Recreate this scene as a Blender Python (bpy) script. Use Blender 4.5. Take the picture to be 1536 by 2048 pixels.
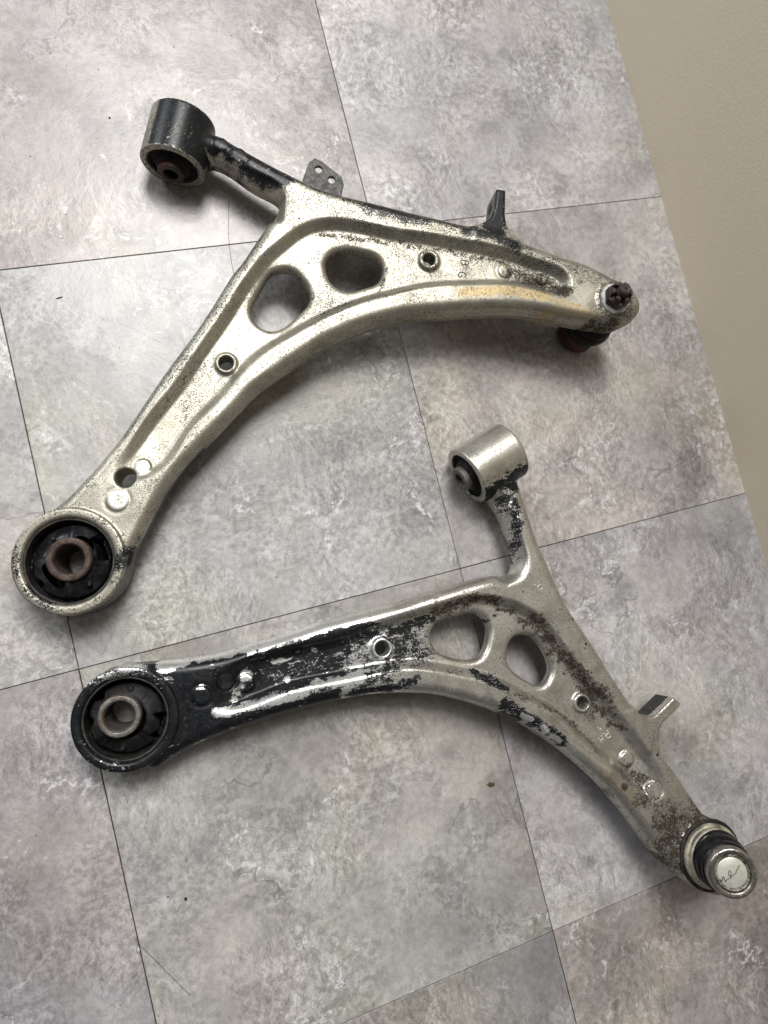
import bpy, math, random
import numpy as np
from mathutils import Matrix, Vector

# ------------------------------------------------------------------ scene, camera, world, lights
scene = bpy.context.scene
for o in list(bpy.data.objects): bpy.data.objects.remove(o)
col = scene.collection
cam_d = bpy.data.cameras.new('camera'); cam = bpy.data.objects.new('camera', cam_d); col.objects.link(cam)
cam.matrix_world = Matrix([[0.93749, 0.216814, -0.272222, 0.096566], [-0.241679, 0.968438, -0.060984, 0.026562],
                           [0.250408, 0.122963, 0.9603, 0.547873], [0, 0, 0, 1]])
cam_d.sensor_fit = 'VERTICAL'; cam_d.sensor_height = 36.0; cam_d.lens = 24.16
cam_d.clip_start = 0.01; cam_d.clip_end = 50
scene.camera = cam
scene.render.resolution_x, scene.render.resolution_y = 768, 1024

world = bpy.data.worlds.new('World'); scene.world = world; world.use_nodes = True
bg = world.node_tree.nodes['Background']
bg.inputs['Color'].default_value = (1.0, 0.98, 0.96, 1); bg.inputs['Strength'].default_value = 0.075

def area(name, loc, target, sx, sy, power, color):
    d = bpy.data.lights.new(name, 'AREA'); d.shape = 'RECTANGLE'; d.size = sx; d.size_y = sy
    d.energy = power; d.color = color
    o = bpy.data.objects.new(name, d); col.objects.link(o); o.location = loc
    o.rotation_euler = (Vector(target) - Vector(loc)).to_track_quat('-Z', 'Y').to_euler()
    return o
area('window_light', (0.56, 1.78, 3.02), (0.24, 0.05, 0), 1.3, 1.2, 126, (1.0, 0.985, 0.96))
area('side_window', (-1.6, 2.4, 1.5), (0.2, 0.1, 0), 1.1, 1.2, 40, (0.90, 0.95, 1.0))
area('ceiling_lamp', (0.10, 0.90, 2.9), (0.2, 0.1, 0), 0.6, 0.5, 8, (0.93, 0.96, 1.0))

scene.view_settings.view_transform = 'Standard'; scene.view_settings.look = 'None'
scene.view_settings.exposure = 0.2; scene.view_settings.gamma = 1.0
scene.view_settings.use_curve_mapping = False
scene.render.engine = 'CYCLES'

# ------------------------------------------------------------------ node helper
class NT:
    def __init__(s, name):
        s.m = bpy.data.materials.new(name); s.m.use_nodes = True; s.t = s.m.node_tree
        s.t.nodes.clear()
        s.out = s.t.nodes.new('ShaderNodeOutputMaterial')
    def n(s, typ, ins=None, **kw):
        nd = s.t.nodes.new(typ)
        for k, v in kw.items(): setattr(nd, k, v)
        if ins:
            for k, v in ins.items():
                sock = nd.inputs[k]
                if isinstance(v, bpy.types.NodeSocket): s.t.links.new(v, sock)
                else: sock.default_value = v
        return nd
    def math(s, op, a, b=0.0, c=0.0, clamp=False):
        nd = s.n('ShaderNodeMath', {0: a, 1: b, 2: c}, operation=op); nd.use_clamp = clamp
        return nd.outputs[0]
    def vmath(s, op, a, b=(0, 0, 0)):
        return s.n('ShaderNodeVectorMath', {0: a, 1: b}, operation=op).outputs[0]
    def noise(s, vec, scale, detail=4.0, rough=0.55, dist=0.0, out='Fac'):
        return s.n('ShaderNodeTexNoise', {'Vector': vec, 'Scale': scale, 'Detail': detail, 'Roughness': rough, 'Distortion': dist}).outputs[out]
    def step(s, x, lo, hi):
        return s.n('ShaderNodeMapRange', {'Value': x, 'From Min': lo, 'From Max': hi}, interpolation_type='SMOOTHSTEP').outputs[0]
    def lin(s, x, a, b, c, d):
        return s.n('ShaderNodeMapRange', {'Value': x, 'From Min': a, 'From Max': b, 'To Min': c, 'To Max': d}).outputs[0]
    def mix(s, f, a, b, mode='MIX'):
        nd = s.n('ShaderNodeMix', data_type='RGBA', blend_type=mode)
        for i, v in ((0, f), (6, a), (7, b)):
            if isinstance(v, bpy.types.NodeSocket): s.t.links.new(v, nd.inputs[i])
            else: nd.inputs[i].default_value = (v if i == 0 else (*v, 1) if len(v) == 3 else v)
        return nd.outputs[2]
    def fmix(s, f, a, b):
        nd = s.n('ShaderNodeMix', data_type='FLOAT')
        for i, v in ((0, f), (2, a), (3, b)):
            if isinstance(v, bpy.types.NodeSocket): s.t.links.new(v, nd.inputs[i])
            else: nd.inputs[i].default_value = v
        return nd.outputs[0]
    def attr(s, name): return s.n('ShaderNodeAttribute', attribute_name=name).outputs['Fac']
    def coord(s): return s.n('ShaderNodeTexCoord').outputs['Object']
    def mapping(s, vec, rot=(0, 0, 0), scale=(1, 1, 1), loc=(0, 0, 0)):
        return s.n('ShaderNodeMapping', {'Vector': vec, 'Rotation': rot, 'Scale': scale, 'Location': loc}).outputs[0]
    def bump(s, h, strength, dist):
        return s.n('ShaderNodeBump', {'Height': h, 'Strength': strength, 'Distance': dist}).outputs[0]
    def surf(s, color, rough=0.5, metal=0.0, normal=None, spec=None, coat=None):
        ins = {'Base Color': color if isinstance(color, bpy.types.NodeSocket) else (*color, 1), 'Roughness': rough, 'Metallic': metal}
        if normal is not None: ins['Normal'] = normal
        if spec is not None: ins['Specular IOR Level'] = spec
        if coat is not None: ins['Coat Weight'] = coat; ins['Coat Roughness'] = 0.2
        p = s.n('ShaderNodeBsdfPrincipled', ins)
        s.t.links.new(p.outputs[0], s.out.inputs[0]); return s.m

# ------------------------------------------------------------------ materials
def mat_tile():
    T = NT('stone_print_vinyl')
    info = T.n('ShaderNodeObjectInfo')
    off = T.n('ShaderNodeCombineXYZ', {0: T.math('MULTIPLY', info.outputs['Random'], 37.0), 1: T.math('MULTIPLY', info.outputs['Random'], 91.0), 2: T.math('MULTIPLY', info.outputs['Random'], 17.0)}).outputs[0]
    p = T.vmath('ADD', T.coord(), off)
    def sh(v): return T.vmath('ADD', p, v)
    def sep(col): return T.n('ShaderNodeSeparateColor', {0: col}).outputs
    wv = T.noise(p, 9.0, 2, .5, 0, 'Color')
    pw = T.vmath('ADD', p, T.n('ShaderNodeVectorMath', {0: T.vmath('SUBTRACT', wv, (.5, .5, .5)), 'Scale': .05}, operation='SCALE').outputs[0])
    B = sep(T.noise(pw, 7.0, 3, .55, 0, 'Color'))            # three broad tone fields
    mid = T.noise(pw, 30.0, 4, .6)
    fine = T.noise(p, 190.0, 5, .75)
    K = sep(T.noise(sh((3, 9, 1)), 14.0, 2, .5, 0, 'Color'))  # masks
    tone = info.outputs['Color']
    c = T.mix(T.step(B[0], .36, .64), T.mix(1.0, tone, (.83, .83, .84), 'MULTIPLY'), T.mix(1.0, tone, (1.10, 1.097, 1.094), 'MULTIPLY'))
    c = T.mix(T.math('MULTIPLY', T.step(B[1], .50, .66), .45), c, T.mix(1.0, c, (1.06, .985, .955), 'MULTIPLY'))
    c = T.mix(T.math('MULTIPLY', T.step(B[2], .52, .68), .7), c, T.mix(1.0, c, (1.02, 1.03, .90), 'MULTIPLY'))
    c = T.mix(T.math('MULTIPLY', T.step(B[1], .48, .34), .6), c, T.mix(1.0, c, (.965, .99, 1.05), 'MULTIPLY'))
    c = T.mix(1.0, c, T.mix(T.step(mid, .36, .64), (.88, .877, .877), (1.08, 1.08, 1.08)), 'MULTIPLY')
    dp = T.math('MULTIPLY', T.step(mid, .46, .34), T.step(K[0], .48, .6))
    c = T.mix(T.math('MULTIPLY', dp, .45), c, (.19, .185, .182))
    fk = T.fmix(T.step(K[1], .4, .6), .45, 1.0)
    c = T.mix(fk, c, T.mix(1.0, c, T.mix(T.step(fine, .37, .63), (.74, .735, .73), (1.19, 1.19, 1.19)), 'MULTIPLY'))
    # printed relief of cleft slate, in patches
    def hgt(v): return T.noise(v, 105.0, 3, .6, .3)
    st = T.mapping(pw, (0, 0, .9), (1, .8, 1))
    rel = T.math('SUBTRACT', hgt(st), hgt(T.vmath('ADD', st, (.0007, .0007, 0))))
    relk = T.math('MULTIPLY', rel, T.fmix(T.step(K[2], .46, .62), .4, 2.8))
    c = T.mix(1.0, c, T.n('ShaderNodeCombineXYZ', {i: T.math('ADD', 1.0, relk) for i in range(3)}).outputs[0], 'MULTIPLY')
    # broken slate layers: ragged plateaus with a pale lip
    e2 = T.noise(T.vmath('ADD', pw, (9, 2, 6)), 5.0, 6, .62)
    lay = T.math('MULTIPLY', T.step(e2, .530, .542), T.fmix(T.step(K[2], .40, .60), .25, 1.0))
    c = T.mix(T.math('MULTIPLY', lay, .85), c, T.mix(1.0, c, (.85, .84, .845), 'MULTIPLY'))
    lip = T.math('MULTIPLY', T.step(T.math('ABSOLUTE', T.math('SUBTRACT', e2, .526)), .007, .001), T.step(K[1], .42, .58))
    c = T.mix(T.math('MULTIPLY', lip, .26), c, (.62, .615, .615))
    # cleft edges: thin dark line with a pale lip, and pale veins
    e = T.noise(T.vmath('ADD', pw, (4, 4, 1)), 8.0, 5, .6)
    dark = T.math('MULTIPLY', T.step(T.math('ABSOLUTE', T.math('SUBTRACT', e, .52)), .0085, .002), T.step(K[0], .55, .64))
    pale = T.math('MULTIPLY', T.step(T.math('ABSOLUTE', T.math('SUBTRACT', e, .530)), .010, .002), T.math('MULTIPLY', T.step(K[1], .50, .60), T.step(fine, .46, .56)))
    c = T.mix(T.math('MULTIPLY', pale, .75), c, (.66, .66, .67))
    c = T.mix(T.math('MULTIPLY', dark, .5), c, (.12, .115, .115))
    flake = T.math('MULTIPLY', T.step(T.math('ABSOLUTE', T.math('SUBTRACT', mid, .55)), .010, .0), T.step(B[2], .50, .60))
    c = T.mix(T.math('MULTIPLY', T.math('MULTIPLY', flake, T.step(fine, .45, .6)), .55), c, (.68, .68, .69))
    # scratches: one short line of random direction per cell
    def scratches(scale, length, width, keep, seed):
        q2 = T.n('ShaderNodeVectorMath', {0: sh(seed), 1: (1, 1, 0)}, operation='MULTIPLY').outputs[0]
        vo = T.n('ShaderNodeTexVoronoi', {'Vector': q2, 'Scale': scale, 'Randomness': 1.0}, voronoi_dimensions='2D')
        d = T.vmath('SUBTRACT', q2, vo.outputs['Position'])
        rgb = sep(vo.outputs['Color'])
        r = T.n('ShaderNodeVectorRotate', {'Vector': d, 'Angle': T.math('MULTIPLY', rgb[0], 6.283)}, rotation_type='Z_AXIS').outputs[0]
        xyz = T.n('ShaderNodeSeparateXYZ', {0: r})
        bend = T.math('MULTIPLY', T.math('MULTIPLY', xyz.outputs[0], xyz.outputs[0]), T.math('SUBTRACT', T.math('MULTIPLY', rgb[1], 9.0), 4.5))
        ly = T.math('ABSOLUTE', T.math('SUBTRACT', xyz.outputs[1], bend))
        ll = T.math('MULTIPLY', T.math('ADD', rgb[1], .3), length)
        m = T.math('MULTIPLY', T.step(ly, width, width * .3), T.step(T.math('DIVIDE', T.math('ABSOLUTE', xyz.outputs[0]), ll), 1.0, .6))
        return T.math('MULTIPLY', m, T.step(rgb[2], keep, keep + .02))
    wm = T.fmix(T.step(B[0], .40, .6), .3, 1.0)
    s1 = scratches(40.0, .014, .00032, .30, (0, 0, 0)); s2 = scratches(105.0, .006, .00028, .2, (3, 1, 0)); s3 = scratches(15.0, .045, .00034, .66, (7, 5, 0))
    sc = T.math('MAXIMUM', T.math('MAXIMUM', s1, s2), s3)
    c = T.mix(T.math('MULTIPLY', T.math('MULTIPLY', sc, wm), .42), c, (.13, .125, .12))
    nrm = T.bump(T.noise(pw, 95.0, 4, .65), .26, .0012)
    rough = T.fmix(T.step(fine, .3, .7), .29, .43)
    return T.surf(c, rough, 0.0, nrm, .5)

def mat_wall():
    T = NT('painted_plaster')
    p = T.coord()
    c = T.mix(T.noise(p, 3.0, 4, .5), (.66, .57, .435), (.72, .63, .49))
    q = T.n('ShaderNodeTexVoronoi', {'Vector': p, 'Scale': 40.0})
    mark = T.math('MULTIPLY', T.step(q.outputs['Distance'], .05, .02), T.step(T.n('ShaderNodeSeparateColor', {0: q.outputs['Color']}).outputs[0], .75, .77))
    c = T.mix(T.math('MULTIPLY', mark, .6), c, (.16, .13, .10))
    h = T.math('ADD', T.noise(p, 420.0, 2, .5), T.math('MULTIPLY', T.noise(p, 1200.0, 1, .5), .3))
    return T.surf(c, .62, 0, T.bump(h, .32, .0007), .3)

def mat_casting(name, alu_a, alu_b, speck, warm, wts, chip, rgh):
    T = NT(name)
    p = T.coord()
    paint, bare, dirt, stain, bright = (T.attr(k) for k in ('paint', 'bare', 'dirt', 'stain', 'bright'))
    nm = T.step(T.noise(p, 110.0, 4, .65, .4), .28, .72)
    nf = T.step(T.noise(p, 480.0, 4, .7), .28, .72)
    nff = T.step(T.noise(p, 1300.0, 2, .6), .3, .7)
    drag = T.step(T.noise(T.mapping(T.mapping(p, (0, 0, -.47)), (0, 0, 0), (1, 7, 1)), 70.0, 5, .75), .27, .73)
    alu = T.mix(nm, alu_a, alu_b)
    alu = T.mix(1.0, alu, T.mix(nf, (.88, .88, .87), (1.08, 1.08, 1.08)), 'MULTIPLY')
    # tarnish pepper over bare metal
    sp = T.math('ADD', T.math('MULTIPLY', nf, .4), T.math('MULTIPLY', nff, .6))
    patch = T.lin(T.noise(p, 28.0, 3, .6), .3, .7, -.27, .20)
    pep = T.step(T.math('ADD', sp, patch), speck, speck + .12)
    pep = T.math('MULTIPLY', pep, T.math('SUBTRACT', 1.0, bright))
    alu = T.mix(T.math('MULTIPLY', pep, .60), alu, (.075, .066, .055))
    smu = T.step(T.noise(T.vmath('ADD', p, (2, 5, 1)), 34.0, 4, .65, .4), .50, .72)
    alu = T.mix(T.math('MULTIPLY', T.math('MULTIPLY', smu, .42), T.math('SUBTRACT', 1.0, bright)), alu, (.16, .145, .115))
    alu = T.mix(T.math('MULTIPLY', bright, .7), alu, (.74, .73, .68))  # pale metal; also paints in flange glare and the nearer barrel's lit side
    alu = T.mix(T.math('MULTIPLY', T.step(paint, .25, .7), chip), alu, (.80, .80, .79))
    # amber film
    stm = T.step(T.math('ADD', stain, T.math('MULTIPLY', T.math('SUBTRACT', nm, .5), .8)), .25, .95)
    alu = T.mix(T.math('MULTIPLY', stm, .6), alu, (.38, .265, .10))
    # road dirt, plus some painted shade on the nearer arm's barrel
    dn = T.math('ADD', T.math('MULTIPLY', nm, .3), T.math('ADD', T.math('MULTIPLY', nf, .35), T.math('MULTIPLY', nff, .35)))
    dm = T.step(T.math('ADD', dirt, T.math('MULTIPLY', T.math('SUBTRACT', dn, .5), 1.5)), .26, .86)
    alu = T.mix(T.math('MULTIPLY', dm, .97), alu, warm)
    # black paint, chipped; the mask also carries the nearer barrel's painted shade
    edge = T.math('SUBTRACT', T.math('ADD', T.math('ADD', T.math('MULTIPLY', nm, wts[0]), T.math('MULTIPLY', nf, wts[1])), T.math('ADD', T.math('MULTIPLY', nff, wts[2]), T.math('MULTIPLY', drag, wts[3]))), .5)
    pv = T.math('ADD', T.math('SUBTRACT', paint, bare), T.math('MULTIPLY', edge, 1.25))
    pm = T.math('MULTIPLY', T.step(pv, .44, .52), T.step(paint, .05, .2))
    chips = T.math('MULTIPLY', T.step(T.math('ADD', T.math('MULTIPLY', drag, .6), T.math('MULTIPLY', nf, .4)), .74, .80), T.step(T.noise(p, 45.0, 3, .6), .47, .60))
    pm = T.math('MULTIPLY', pm, T.math('SUBTRACT', 1.0, T.math('MULTIPLY', chips, .9)))
    blk = T.mix(nm, (.004, .0045, .006), (.011, .012, .014))
    blk = T.mix(T.math('MULTIPLY', T.step(nf, .7, 1.0), .3), blk, (.05, .048, .046))
    c = T.mix(pm, alu, blk)
    rough = T.fmix(pm, T.fmix(dm, T.fmix(pep, rgh, .62), .8), T.lin(nf, 0, 1, .24, .42))
    metal = T.fmix(pm, T.fmix(dm, T.fmix(pep, .88, .4), .1), 0.0)
    spec = T.fmix(pm, T.fmix(dm, .5, .12), .26)
    h = T.math('ADD', T.noise(p, 700.0, 2, .6), T.math('MULTIPLY', T.noise(p, 90.0, 2, .5), .35))
    return T.surf(c, rough, metal, T.bump(h, T.fmix(pm, .24, .12), .0005), spec)

def mat_rubber(name, col0=(.012, .012, .013), gloss=.42):
    T = NT(name); p = T.coord()
    n = T.noise(p, 180.0, 5, .6); n2 = T.noise(p, 45.0, 4, .6)
    c = T.mix(T.step(n, .45, .75), col0, tuple(3.2 * v for v in col0))
    c = T.mix(T.math('MULTIPLY', T.step(n2, .5, .72), .55), c, (.024, .022, .020))
    return T.surf(c, T.fmix(T.step(n2, .4, .65), gloss, .75), 0, T.bump(n, .25, .0006), .2)

def mat_rust(name, ca, cb, cc, metal=.25, rough=.62, scale=150.0):
    T = NT(name); p = T.coord()
    n = T.noise(p, scale, 7, .68, .4); n2 = T.noise(p, scale * 4, 4, .6); n3 = T.noise(p, scale * .35, 3, .5)
    c = T.mix(T.step(n, .35, .65), ca, cb)
    c = T.mix(T.math('MULTIPLY', T.step(n3, .5, .68), .8), c, cc)
    c = T.mix(1.0, c, T.mix(T.step(n2, .3, .7), (.75, .75, .75), (1.2, 1.2, 1.2)), 'MULTIPLY')
    return T.surf(c, rough, metal, T.bump(T.math('ADD', n, T.math('MULTIPLY', n2, .6)), .5, .0006), .4)

def mat_plain(name, c0, rough, metal=0.0, var=.25, scale=200.0, bump=.15):
    T = NT(name); p = T.coord(); n = T.noise(p, scale, 6, .65)
    c = T.mix(T.step(n, .3, .7), tuple(v * (1 - var) for v in c0), tuple(min(1, v * (1 + var)) for v in c0))
    return T.surf(c, rough, metal, T.bump(n, bump, .0005), .5)

M = {}
M['tile'] = mat_tile(); M['wall'] = mat_wall()
M['sub'] = mat_plain('subfloor_dark', (.045, .043, .04), .9)
M['castU'] = mat_casting('tarnished_aluminium', (.335, .315, .26), (.49, .47, .40), .535, (.030, .024, .016), (.08, .32, .55, .05), 0.0, .45)
M['castL'] = mat_casting('chipped_painted_aluminium', (.45, .43, .38), (.62, .60, .55), .66, (.027, .018, .010), (.20, .24, .26, .30), .85, .32)
M['rubber'] = mat_rubber('oily_black_rubber', (.007, .007, .008), .25)
M['rubber_dry'] = mat_rubber('dusty_black_rubber', (.009, .0085, .0085), .55)
M['boot'] = mat_rubber('shiny_black_boot', (.006, .006, .007), .14)
M['rust'] = mat_rust('rusty_steel_sleeve', (.040, .024, .018), (.095, .066, .055), (.020, .013, .010))
M['steel'] = mat_rust('worn_steel_sleeve', (.13, .12, .108), (.21, .195, .175), (.085, .058, .040), .55, .45)
M['darkrust'] = mat_rust('dark_oily_sleeve', (.016, .013, .012), (.030, .022, .019), (.13, .050, .022), .3, .5, 90.)
M['darksteel'] = mat_rust('dull_grey_sleeve', (.10, .095, .088), (.15, .14, .13), (.085, .040, .022), .35, .55, 90.)
M['nut'] = mat_rust('dark_rusted_nut', (.030, .020, .017), (.062, .045, .040), (.085, .072, .07), .3, .55, 220.)
M['stud'] = mat_rust('dark_rusted_stud', (.050, .037, .031), (.085, .066, .056), (.03, .02, .016), .3, .6, 220.)
M['washer'] = mat_rust('corroded_washer', (.42, .41, .39), (.60, .60, .58), (.28, .27, .25), .25, .7, 160.)
M['ballbody'] = mat_rust('rusty_ball_housing', (.030, .011, .010), (.075, .020, .018), (.018, .014, .013), .2, .55)
M['cap'] = mat_rust('brushed_steel_cap', (.30, .28, .255), (.40, .375, .35), (.20, .18, .16), .9, .27, 90.)
M['cover'] = mat_plain('pale_cover_plate', (.62, .61, .53), .38, .45, .12, 120.)
M['crimp'] = mat_rust('crimped_dirty_metal', (.022, .016, .012), (.40, .37, .31), (.05, .036, .026), .4, .55, 420.)
M['ink'] = mat_plain('dark_ink', (.095, .088, .066), .6)
M['stamp'] = mat_plain('dark_stamp', (.07, .066, .055), .6)
M['emboss'] = mat_plain('embossed_aluminium', (.62, .58, .50), .45, .4)
M['shield'] = mat_rust('pale_dust_shield', (.40, .37, .28), (.62, .59, .48), (.09, .08, .065), .5, .45, 120.)
M['grime'] = mat_rust('grimy_dark_metal', (.018, .016, .014), (.05, .046, .040), (.010, .009, .009), .3, .55)
M['plate'] = mat_rust('speckled_dark_plate', (.055, .053, .050), (.13, .125, .115), (.03, .029, .029), .3, .55, 420.)
M['crumb'] = mat_rust('brown_dirt', (.10, .065, .025), (.16, .11, .05), (.06, .04, .02), 0, .9, 600.)
M['grit'] = mat_plain('black_grit', (.012, .012, .012), .8)
M['fleck'] = mat_plain('white_fleck', (.75, .74, .72), .7)

# ------------------------------------------------------------------ mesh helpers
def link(o, parent=None):
    col.objects.link(o)
    if parent is not None: o.parent = parent
    return o
def mesh_np(name, V, Fq, mat, parent=None, smooth=True):
    V = np.asarray(V, np.float32); Fq = np.asarray(Fq, np.int32)
    me = bpy.data.meshes.new(name); k = Fq.shape[1]
    me.vertices.add(len(V)); me.vertices.foreach_set('co', V.ravel())
    me.loops.add(Fq.size); me.loops.foreach_set('vertex_index', Fq.ravel())
    me.polygons.add(len(Fq)); me.polygons.foreach_set('loop_start', np.arange(0, Fq.size, k, dtype=np.int32))
    me.polygons.foreach_set('use_smooth', np.full(len(Fq), smooth))
    me.update(calc_edges=True); me.validate()
    me.materials.append(mat)
    return link(bpy.data.objects.new(name, me), parent)
def mesh_py(name, V, Fs, mat, parent=None, smooth=False):
    me = bpy.data.meshes.new(name); me.from_pydata([tuple(v) for v in V], [], Fs); me.update()
    for q in me.polygons: q.use_smooth = smooth
    me.materials.append(mat)
    return link(bpy.data.objects.new(name, me), parent)
def basis(axis):
    a = Vector(axis).normalized(); t = Vector((0, 0, 1)) if abs(a.z) < .9 else Vector((1, 0, 0))
    x = a.cross(t).normalized(); y = a.cross(x).normalized()
    return x, y, a
def lathe(name, prof, origin, axis, mat, parent, segs=72, closed=False, wob=0.0, seed=0):
    """prof: (radius, height along axis) in mm"""
    x, y, a = basis(axis); o = Vector(origin); rnd = random.Random(seed)
    ph = [rnd.uniform(0, 6.28) for _ in range(4)]
    V = []; Fs = []; n = len(prof)
    for r, h in prof:
        for i in range(segs):
            t = 2 * math.pi * i / segs
            rr = r * (1 + wob * (math.sin(3 * t + ph[0]) + .6 * math.sin(7 * t + ph[1]) + .4 * math.sin(13 * t + ph[2])))
            V.append((o + (x * math.cos(t) + y * math.sin(t)) * rr + a * h) * .001)
    for k in range(n if closed else n - 1):
        k2 = (k + 1) % n
        for i in range(segs):
            j = (i + 1) % segs
            Fs.append((k * segs + i, k * segs + j, k2 * segs + j, k2 * segs + i))
    if not closed:
        Fs.append(tuple(range(segs))); Fs.append(tuple((n - 1) * segs + i for i in reversed(range(segs))))
    ob = mesh_py(name, V, Fs, mat, parent, True)
    import bmesh
    bm = bmesh.new(); bm.from_mesh(ob.data); bmesh.ops.recalc_face_normals(bm, faces=bm.faces); bm.to_mesh(ob.data); bm.free()
    ob.data.set_sharp_from_angle(angle=math.radians(38))
    return ob
def rounded(pts, r=0.8, k=4):
    """round the corners of a lathe profile"""
    out = []; n = len(pts)
    for i in range(n):
        p = np.array(pts[i], float)
        if i in (0, n - 1): out.append(tuple(p)); continue
        a = np.array(pts[i - 1], float) - p; b = np.array(pts[i + 1], float) - p
        la, lb = np.linalg.norm(a), np.linalg.norm(b); d = min(r, la * .45, lb * .45)
        A = p + a / la * d; B = p + b / lb * d
        for t in np.linspace(0, 1, k): out.append(tuple((1 - t) ** 2 * A + 2 * t * (1 - t) * p + t * t * B))
    return out
def tube(name, strokes, rad, mat, parent, sides=6):
    V = []; Fs = []
    for st in strokes:
        pts = [Vector(p) for p in st]; base = len(V)
        for i, p in enumerate(pts):
            d = (pts[min(i + 1, len(pts) - 1)] - pts[max(i - 1, 0)]).normalized()
            up = Vector((0, 0, 1)); s = d.cross(up)
            s = s.normalized() if s.length > 1e-6 else Vector((1, 0, 0)); u = s.cross(d)
            for q in range(sides):
                t = 2 * math.pi * q / sides
                V.append((p + s * math.cos(t) * rad + u * math.sin(t) * rad) * .001)
        for i in range(len(pts) - 1):
            for q in range(sides):
                a, b = base + i * sides + q, base + i * sides + (q + 1) % sides
                Fs.append((a, b, b + sides, a + sides))
        Fs.append(tuple(base + q for q in reversed(range(sides)))); Fs.append(tuple(base + (len(pts) - 1) * sides + q for q in range(sides)))
    return mesh_py(name, V, Fs, mat, parent, True)
def dense(st, step=.3):
    P = crom(np.array(st, float), 6, False) if len(st) > 2 else np.array([np.array(st[0]) * (1 - t) + np.array(st[1]) * t for t in np.linspace(0, 1, 6)])
    return P
def tag(o, label=None, cat=None, group=None, kind=None):
    for k, v in (('label', label), ('category', cat), ('group', group), ('kind', kind)):
        if v: o[k] = v
    return o

# ------------------------------------------------------------------ signed distance modelling
def crom(P, k=4, closed=True):
    P = np.asarray(P, float); n = len(P); out = []
    for i in range(n if closed else n - 1):
        if closed: a, b, c, d = P[i - 1], P[i], P[(i + 1) % n], P[(i + 2) % n]
        else: a, b, c, d = P[max(i - 1, 0)], P[i], P[i + 1], P[min(i + 2, n - 1)]
        for t in np.arange(k) / k:
            out.append(.5 * ((2 * b) + (c - a) * t + (2 * a - 5 * b + 4 * c - d) * t * t + (3 * b - a - 3 * c + d) * t ** 3))
    if not closed: out.append(P[-1])
    return np.array(out)
def smooth_poly(P, sig, step=1.5):
    """resample a closed outline evenly and smooth it along its length (sig in mm)"""
    Q = crom(P, 6); d = np.r_[0, np.cumsum(np.hypot(*np.diff(np.vstack([Q, Q[:1]]), axis=0).T))]
    n = max(24, int(d[-1] / step)); t = np.linspace(0, d[-1], n, endpoint=False)
    QQ = np.vstack([Q, Q[:1]]); R = np.stack([np.interp(t, d, QQ[:, 0]), np.interp(t, d, QQ[:, 1])], 1)
    k = int(sig * 3 / step) + 1; w = np.exp(-.5 * (np.arange(-k, k + 1) * step / sig) ** 2); w /= w.sum()
    return sum(wi * np.roll(R, i - k, axis=0) for i, wi in enumerate(w))
def poly_sdf(P, X, Y):
    P = np.asarray(P, np.float32); d = np.full(X.shape, 1e9, np.float32); s = np.ones(X.shape, np.float32)
    n = len(P)
    for i in range(n):
        a = P[i]; b = P[(i + 1) % n]; e = b - a; wx = X - a[0]; wy = Y - a[1]
        t = np.clip((wx * e[0] + wy * e[1]) / max(float(e @ e), 1e-9), 0, 1)
        dx = wx - e[0] * t; dy = wy - e[1] * t
        d = np.minimum(d, dx * dx + dy * dy)
        c1 = Y >= a[1]; c2 = Y < b[1]; c3 = e[0] * wy > e[1] * wx
        s[(c1 & c2 & c3) | (~c1 & ~c2 & ~c3)] *= -1
    return s * np.sqrt(d)
def line_dist(P, X, Y):
    P = np.asarray(P, np.float32); d = np.full(X.shape, 1e9, np.float32)
    if len(P) == 1: return np.hypot(X - P[0][0], Y - P[0][1])
    for a, b in zip(P[:-1], P[1:]):
        e = b - a; wx = X - a[0]; wy = Y - a[1]
        t = np.clip((wx * e[0] + wy * e[1]) / max(float(e @ e), 1e-9), 0, 1)
        d = np.minimum(d, (wx - e[0] * t) ** 2 + (wy - e[1] * t) ** 2)
    return np.sqrt(d)
def ss(x, a, b):
    t = np.clip((x - a) / (b - a), 0, 1); return t * t * (3 - 2 * t)
def smin(a, b, k):
    h = np.clip(.5 + .5 * (b - a) / k, 0, 1); return b + (a - b) * h - k * h * (1 - h)
def smax(a, b, k): return -smin(-a, -b, k)
def rbox(q1, q2, r):
    a = q1 + r; b = q2 + r
    return np.minimum(np.maximum(a, b), 0) + np.hypot(np.maximum(a, 0), np.maximum(b, 0)) - r
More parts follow.
